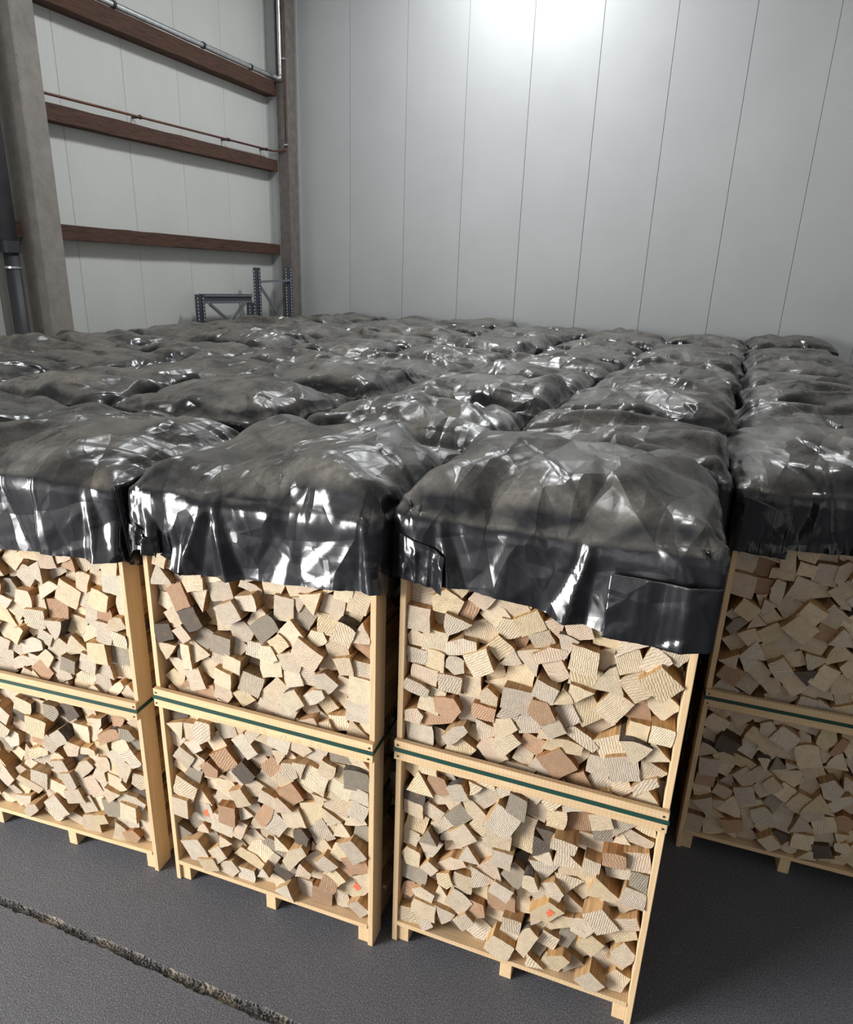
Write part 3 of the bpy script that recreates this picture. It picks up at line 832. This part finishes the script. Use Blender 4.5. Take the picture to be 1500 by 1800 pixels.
for e in edges:
    ua, ub = used.setdefault(e[0], 0), used.setdefault(e[1], 0)
    m = ~(ua | ub); cidx = (m & -m).bit_length()-1
    while len(sets) <= cidx: sets.append([])
    sets[cidx].append(e); used[e[0]] |= 1 << cidx; used[e[1]] |= 1 << cidx
sets = [(np.array([e[0] for e in t]), np.array([e[1] for e in t]), np.array([e[2] for e in t])) for t in sets]

NGEN = 12
variants = [0, 1, 2, 3]+[None]*NGEN
B = len(variants)
ng = np.random.default_rng(11)
rest_pos = np.zeros((NV, B, 3), np.float32)
HB = []                               # height functions
GX = 64
def facets(g, n, amp, X, Y, x0, x1, y0, y1, stretch=1.0, edge=None):
    """piecewise flat field over a random triangulation: creased film"""
    from mathutils.geometry import delaunay_2d_cdt
    th = g.uniform(0, math.pi); c, sn = math.cos(th), math.sin(th)
    px = g.uniform(x0, x1, n); py = g.uniform(y0, y1, n)
    k = max(4, int(math.sqrt(n)))
    bx = np.linspace(x0-.05, x1+.05, k); by = np.linspace(y0-.05, y1+.05, k)
    ax = np.concatenate([px, bx, bx, np.full(k-2, x0-.05), np.full(k-2, x1+.05)]); ay = np.concatenate([py, np.full(k, y0-.05), np.full(k, y1+.05), by[1:-1], by[1:-1]])
    h = g.uniform(0, 1, len(ax))*amp
    if edge is not None: h[n:] = edge
    qx, qy = (ax*c+ay*sn)*stretch, -ax*sn+ay*c       # triangulate in a stretched frame: long creases
    r = delaunay_2d_cdt([Vector((float(a), float(b))) for a, b in zip(qx, qy)], [], [], 0, 1e-6)
    vc = np.array([tuple(v) for v in r[0]]); orig = [o[0] for o in r[3]]; vh = h[np.array(orig)]
    QX, QY = (X*c+Y*sn)*stretch, -X*sn+Y*c
    H = np.zeros_like(QX)
    for t in r[2]:
        (ax_, ay_), (bx_, by_), (cx_, cy_) = vc[t[0]], vc[t[1]], vc[t[2]]
        d = (by_-cy_)*(ax_-cx_)+(cx_-bx_)*(ay_-cy_)
        if abs(d) < 1e-10: continue
        m = (QX >= min(ax_, bx_, cx_)-1e-6) & (QX <= max(ax_, bx_, cx_)+1e-6) & (QY >= min(ay_, by_, cy_)-1e-6) & (QY <= max(ay_, by_, cy_)+1e-6)
        x, y = QX[m], QY[m]
        l0 = ((by_-cy_)*(x-cx_)+(cx_-bx_)*(y-cy_))/d; l1 = ((cy_-ay_)*(x-cx_)+(ax_-cx_)*(y-cy_))/d; l2 = 1-l0-l1
        ok = (l0 >= -1e-6) & (l1 >= -1e-6) & (l2 >= -1e-6)
        v = H[m]; v[ok] = (l0*vh[t[0]]+l1*vh[t[1]]+l2*vh[t[2]])[ok]; H[m] = v
    return H
def height_table(g, domeh, peak):
    x = np.linspace(-.5, .5, GX); X, Y = np.meshgrid(x, x, indexing='ij')
    d = np.minimum(.5-np.abs(X), .5-np.abs(Y)); e = np.clip(d/.085, 0, 1); e = e*(2-e)
    H = -.035+.035*e+domeh*(1-(2*np.abs(X))**2.6)*(1-(2*np.abs(Y))**2.6)
    H = H+facets(g, 15, peak, X, Y, -.5, .5, -.5, .5, g.uniform(1, 1.7), 0)*np.clip(d/.05, .35, 1)
    return H.astype(np.float32)
for b, vnt in enumerate(variants):
    g = np.random.default_rng(500+b)
    ex = 1+g.uniform(.03, .05); ey = 1+g.uniform(.03, .05)
    tx = np.linspace(-.5, .5, NX+1)*CW*ex; ty = np.linspace(-.5, .5, NY+1)*CD*ey
    for i in range(NX+1):
        rest_pos[i*(NY+1):(i+1)*(NY+1), b, 0] = tx[i]; rest_pos[i*(NY+1):(i+1)*(NY+1), b, 1] = ty
    for p in range(P):
        if vnt is None: L = .28+.03*math.sin(p*.11+b)
        else:
            u = p/NX if p <= NX else None
            L = (BASE[vnt]-.025-interp(SKIRT[vnt], u)) if u is not None and u <= 1 else .27
        for k in range(1, NK+1):
            rest_pos[sid(p, k), b] = rest_pos[perim[p], b]; rest_pos[sid(p, k), b, 2] = -L*k/NK
    HB.append(height_table(g, g.uniform(.02, .045), g.uniform(.085, .115)))
HB = np.stack(HB, 0)
pos = rest_pos.copy()
inset = np.array([CW/(rest_pos[:NT, b, 0].max()*2) for b in range(B)], np.float32)
insy = np.array([CD/(rest_pos[:NT, b, 1].max()*2) for b in range(B)], np.float32)
pos[:, :, 0] *= inset[None]*1.03; pos[:, :, 1] *= insy[None]*1.03
# start: smooth random swells so the slack gathers in broad folds
for b in range(B):
    g = np.random.default_rng(900+b)
    X, Y = rest_pos[:, b, 0], rest_pos[:, b, 1]
    sw = sum(g.uniform(.4, 1)*np.sin(X*g.uniform(-22, 22)+Y*g.uniform(-22, 22)+g.uniform(0, 6)) for _ in range(6))
    pos[:NT, b, 2] += .16+.012*sw[:NT]
    pos[NT:, b, 2] += .16
    out = np.zeros((NV, 2)); out[:, 0] = np.sign(X)*(np.abs(X) > CW/2); out[:, 1] = np.sign(Y)*(np.abs(Y) > CD/2)
    pos[NT:, b, :2] += (out[NT:]*(.006+.004*sw[NT:, None])).astype(np.float32)
pos += ng.normal(0, .0006, pos.shape).astype(np.float32)
SETS = []
for a, c, t in sets:
    L = np.linalg.norm(rest_pos[a]-rest_pos[c], axis=2).astype(np.float32)
    # bends across the lid edge keep their straight length
    K = np.where(t == 0, .5, .012).astype(np.float32)[:, None]
    SETS.append((a, c, L, K, (t == 1)[:, None]))
lim_x, lim_y = CW/2+.033, CD/2+.030
front_free = np.array([v is not None for v in variants])
lo_y = np.where(front_free, -CD/2-.085, -lim_y)[None].astype(np.float32)
hw, hd = CW/2+.011, CD/2+.014
bi = np.arange(B)[None]
prev = pos.copy()
def collide(p):
    x, y, z = p[..., 0], p[..., 1], p[..., 2]
    ix = np.clip((x/CW+.5)*(GX-1), 0, GX-1.001); iy = np.clip((y/CD+.5)*(GX-1), 0, GX-1.001)
    i0 = ix.astype(np.int32); j0 = iy.astype(np.int32); fx = ix-i0; fy = iy-j0
    Bi = np.broadcast_to(bi, i0.shape)
    h = (HB[Bi, i0, j0]*(1-fx)*(1-fy)+HB[Bi, i0+1, j0]*fx*(1-fy)+HB[Bi, i0, j0+1]*(1-fx)*fy+HB[Bi, i0+1, j0+1]*fx*fy)
    dx, dy = hw-np.abs(x), hd-np.abs(y)
    ins = (dx > 0) & (dy > 0) & (z < h)
    dep = h-z; dl = np.minimum(dx, dy)
    upm = ins & (dep <= dl+.012)
    sxm = ins & ~upm & (dx <= dy); sym = ins & ~upm & (dx > dy)
    p[..., 2] = np.where(upm, h, z)
    p[..., 0] = np.where(sxm, np.sign(x)*hw, x); p[..., 1] = np.where(sym, np.sign(y)*hd, y)
    np.clip(p[..., 0], -lim_x, lim_x, out=p[..., 0])
    p[..., 1] = np.clip(p[..., 1], lo_y, lim_y)
NSTEP, NIT = 130, 6
for step in range(NSTEP):
    damp = .93 if step < NSTEP-20 else .6
    vel = (pos-prev)*damp; prev = pos.copy()
    pos = pos+vel; pos[..., 2] -= .0022
    for it in range(NIT):
        for a, c, L, K, bend in SETS:
            d = pos[c]-pos[a]; l = np.sqrt((d*d).sum(2))+1e-9
            e = (l-L)/l
            e = np.where(bend, np.minimum(e, 0), e)
            e = (e*K)[..., None]*d
            pos[a] += e; pos[c] -= e
        collide(pos)
class Lid:
    def __init__(s, nx, ny, nk):
        s.nx, s.ny, s.nk = nx, ny, nk; s.P = 2*(nx+ny); s.NT = (nx+1)*(ny+1); t = lambda i, j: i*(ny+1)+j
        s.perim = [t(i, 0) for i in range(nx)]+[t(nx, j) for j in range(ny)]+[t(i, ny) for i in range(nx, 0, -1)]+[t(0, j) for j in range(ny, 0, -1)]
        s.NV = s.NT+s.P*nk
        f = [(t(i, j), t(i+1, j), t(i+1, j+1), t(i, j+1)) for i in range(nx) for j in range(ny)]
        f += [(s.sid(p, k), s.sid(p, k+1), s.sid(p+1, k+1), s.sid(p+1, k)) for k in range(nk) for p in range(s.P)]
        s.faces = np.array(f, np.int32)
        s.pairs = np.concatenate([s.faces[:, [0, 1]], s.faces[:, [1, 2]], s.faces[:, [2, 3]], s.faces[:, [3, 0]]])
    def sid(s, p, k): return s.perim[p % s.P] if k == 0 else s.NT+(k-1)*s.P+(p % s.P)
    def smooth(s, q, w):
        acc = np.zeros_like(q); cnt = np.zeros(s.NV, np.float32)
        for a, c in ((0, 1), (1, 0)):
            for ax in range(3): acc[:, ax] += np.bincount(s.pairs[:, a], q[s.pairs[:, c], ax], s.NV)
            cnt += np.bincount(s.pairs[:, a], minlength=s.NV)
        return q*(1-w)+w*acc/cnt[:, None]
    def normals(s, q):
        f = s.faces; n = np.cross(q[f[:, 2]]-q[f[:, 0]], q[f[:, 3]]-q[f[:, 1]]); out = np.zeros_like(q)
        for c in range(4):
            for ax in range(3): out[:, ax] += np.bincount(f[:, c], n[:, ax], s.NV)
        return out/(np.linalg.norm(out, axis=1)[:, None]+1e-12)
    def mesh(s, q):
        me = bpy.data.meshes.new('plastic_sheet'); me.from_pydata(q.tolist(), [], s.faces.tolist())
        me.polygons.foreach_set('use_smooth', [True]*len(s.faces)); me.materials.append(MAT['black_film']); me.update(); return me
LO, HI = Lid(NX, NY, NK), Lid(2*NX, 2*NY, 2*NK)
def up1(A, wrap=False):               # double the sampling along the first axis
    Bq = np.concatenate([A, A[:1]], 0) if wrap else A
    o = np.empty((2*len(Bq)-1,)+A.shape[1:], A.dtype); o[::2] = Bq; o[1::2] = (Bq[1:]+Bq[:-1])/2
    return o[:-1] if wrap else o
def upsample(q):
    T = q[:LO.NT].reshape(NX+1, NY+1, -1); T2 = up1(T).swapaxes(0, 1); T2 = up1(T2).swapaxes(0, 1)
    S = np.stack([q[[LO.sid(p, k) for p in range(LO.P)]] for k in range(NK+1)], 0)   # k, p
    S2 = up1(S); S2 = up1(S2.swapaxes(0, 1), True).swapaxes(0, 1)
    return np.concatenate([T2.reshape(HI.NT, -1), S2[1:].reshape(-1, q.shape[1])], 0)
def unfold(lid, rp):                  # flat coordinates of the sheet, skirts laid outwards
    U = rp[:, :2].copy(); dep = -rp[:, 2]
    for k in range(1, lid.nk+1):
        for p in range(lid.P):
            n = (0, -1) if p < lid.nx else (1, 0) if p < lid.nx+lid.ny else (0, 1) if p < 2*lid.nx+lid.ny else (-1, 0)
            i = lid.sid(p, k); U[i, 0] += n[0]*dep[i]; U[i, 1] += n[1]*dep[i]
    return U
FOLDS = {0: [(.9, .93, .06, .03, .0), (.70, .72, .09, .012, .3)],
         1: [(.36, .24, .08, .050, .05), (.40, .44, .055, .045, .05), (.70, .66, .06, .010, .3), (.96, .985, .04, .03, 0), (.08, .12, .06, .03, .2)],
         2: [(.16, .20, .06, .035, .0), (.64, .58, .06, .05, .0), (.40, .36, .08, .012, .2), (.9, .93, .08, .025, 0)],
         3: [(.3, .27, .06, .02, .0), (.6, .65, .08, .02, .1)]}
TM = []; TL = []; HP = []
for b in range(B):
    g = np.random.default_rng(1300+b); q = pos[:, b].astype(np.float64)
    q = LO.smooth(q, .2)
    h = upsample(q); h = HI.smooth(h, .2)
    U = unfold(HI, upsample(rest_pos[:, b].astype(np.float64)))
    ex = (U[:, 0], U[:, 1], -.86, .86, -.86, .86)
    A = facets(g, 40, .044, *ex, g.uniform(1.6, 2.8))+facets(g, 130, .027, *ex, g.uniform(2.2, 4.0))+facets(g, 420, .0095, *ex, g.uniform(2, 4))
    N = HI.normals(h); vert = np.clip(1-np.abs(N[:, 2]), 0, 1)[:, None]
    h = h+N*A[:, None]*(1-(.15 if b < 4 else .5)*vert)
    for ut, ub, w0, amp, t0 in FOLDS.get(b, ()):      # hand-placed pinched folds on the front skirts
        for k in range(1, HI.nk+1):
            t = k/HI.nk
            if t < t0: continue
            t = (t-t0)/(1-t0); c = ut+(ub-ut)*t
            for p in range(HI.nx+1):
                d = 1-abs(p/HI.nx-c)/(w0*(.35+.65*t))
                if d > 0: h[HI.sid(p, k), 1] -= amp*(t**.6)*d
    h = HI.smooth(h, .06)
    h[:, 0] = np.clip(h[:, 0], -lim_x-.002, lim_x+.002); h[:, 1] = np.clip(h[:, 1], -.60 if b < 4 else -lim_y-.002, lim_y+.002)
    HP.append(h); TM.append(HI.mesh(h))
    # coarser copy for the far rows
    idx = [i*2*(2*NY+1)+2*j for i in range(NX+1) for j in range(NY+1)]+[HI.sid(2*p, 2*k) for k in range(1, NK+1) for p in range(LO.P)]
    TL.append(LO.mesh(h[np.array(idx)]) if b >= 4 else None)
def skirt_at(b, u, k):               # point on the front skirt of variant b
    q = min(u*HI.nx, HI.nx-1e-3); i = int(q); t = q-i
    kk = min(max(k*HI.nk, 0), HI.nk-1e-3); j = int(kk); w = kk-j
    g = lambda p, r: HP[b][HI.sid(p, r)]
    return (g(i, j)*(1-t)+g(i+1, j)*t)*(1-w)+(g(i, j+1)*(1-t)+g(i+1, j+1)*t)*w
def flap(parent, b, u0, u1, top, bot, outer, label, seed):
    """folded corner of film lying on the front skirt; top/bot: z at u0 and u1; outer: the end that stays attached"""
    n, m = 40, 30; mb = MB(); g = np.random.default_rng(seed)
    S, T = np.meshgrid(np.linspace(0, 1, n+1), np.linspace(0, 1, m+1), indexing='ij')
    fa = facets(g, 16, .014, S*.3, T*.25, 0, .3, 0, .25, 1.5)+facets(g, 60, .004, S*.3, T*.25, 0, .3, 0, .25, 1.5)
    for i in range(n+1):
        s_ = i/n; u = u0+(u1-u0)*s_; L = -HP[b][HI.sid(int(u*HI.nx), HI.nk)][2]
        free = 1-s_ if outer == 1 else s_
        for j in range(m+1):
            t = j/m; z = top[0]+(top[1]-top[0])*s_+(bot[0]+(bot[1]-bot[0])*s_-top[0]-(top[1]-top[0])*s_)*t
            bs = min(skirt_at(b, u, np.clip(-z/max(L, .05), 0, 1))[1], skirt_at(b, u, .9)[1])
            x = skirt_at(b, u, .5)[0]
            mb.v.append((float(x), float(bs)-.005-.010*free*t-float(fa[i, j])*(.3+.7*min(1, 4*free))*min(1, 3*t), float(z)))
    for i in range(n):
        for j in range(m):
            a = i*(m+1)+j; mb.f.append((a, a+1, a+m+2, a+m+1))
    o = mb.build('corner_flap', 'black_film', parent, smooth=True); o['label'] = label
    sd = o.modifiers.new('thickness', 'SOLIDIFY'); sd.thickness = .001
    return o
tr = random.Random(77); gi = 0
for s in spots:
    k, r = s['key'], s['row']
    ctr = Vector((CW/2, CD/2, 0)); ctr.rotate(Matrix.Rotation(s['yaw'], 3, 'Z'))
    b = k if s['front'] else 4+(gi*7+gi//NGEN) % NGEN
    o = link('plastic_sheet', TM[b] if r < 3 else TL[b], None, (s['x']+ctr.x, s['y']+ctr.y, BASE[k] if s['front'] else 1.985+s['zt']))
    o.rotation_euler.z = s['yaw']
    if not s['front']:
        gi += 1
        if tr.random() < .5: o.rotation_euler.z += math.pi
        o.scale = (tr.choice((-1, 1)), 1, 1)
    if s['front']:
        lab = {0: 'black plastic sheet over the leftmost front crate',
               1: 'black plastic sheet with shiny pinched folds over the pencil-marked front crate',
               2: 'black dusty plastic sheet with folded corner flaps over the nearest centre crate',
               3: 'dark black plastic sheet over the shaded crate set back at right'}[k]
    elif k >= 0: lab = f'black plastic sheet on the {ORD[r-1]} crate behind {NAMES[k]}'
    else: lab = f'black sheet in {NAMES[k]}, {ORD[8-r]} from the back wall'
    tag(o, lab, 'plastic sheet', 'black sheets over the crates')
    if s['front']:
        if k == 2:
            flap(o, 2, .004, .185, (-.07, -.125), (-.235, -.255), 0, 'folded left corner flap', 1)
            flap(o, 2, .70, .992, (-.085, -.075), (-.295, -.29), 1, 'folded right corner flap', 2)
        if k == 3: flap(o, 3, .01, .21, (-.03, -.10), (-.285, -.293), 0, 'folded left corner flap', 3)
        if k == 1: flap(o, 1, .004, .15, (-.15, -.19), (-.215, -.26), 0, 'folded left corner flap', 4)
        if k == 0:                   # ear of film hanging down at the right corner of the crate
            mb = MB(); n, m = 8, 14
            for i in range(n+1):
                for q in range(m+1):
                    u, t = i/n, q/m
                    mb.v.append((CW/2+.043+.012*math.sin(u*5+.6*t)+.006*t, -CD/2-.045+.19*u+.03*t, .01-.34*t-.03*t*math.sin(u*3)))
            for i in range(n):
                for q in range(m): a = i*(m+1)+q; mb.f.append((a, a+1, a+m+2, a+m+1))
            e = mb.build('corner_flap', 'black_film', o, smooth=True); e['label'] = 'hanging right corner flap'
            e.modifiers.new('thickness', 'SOLIDIFY').thickness = .001
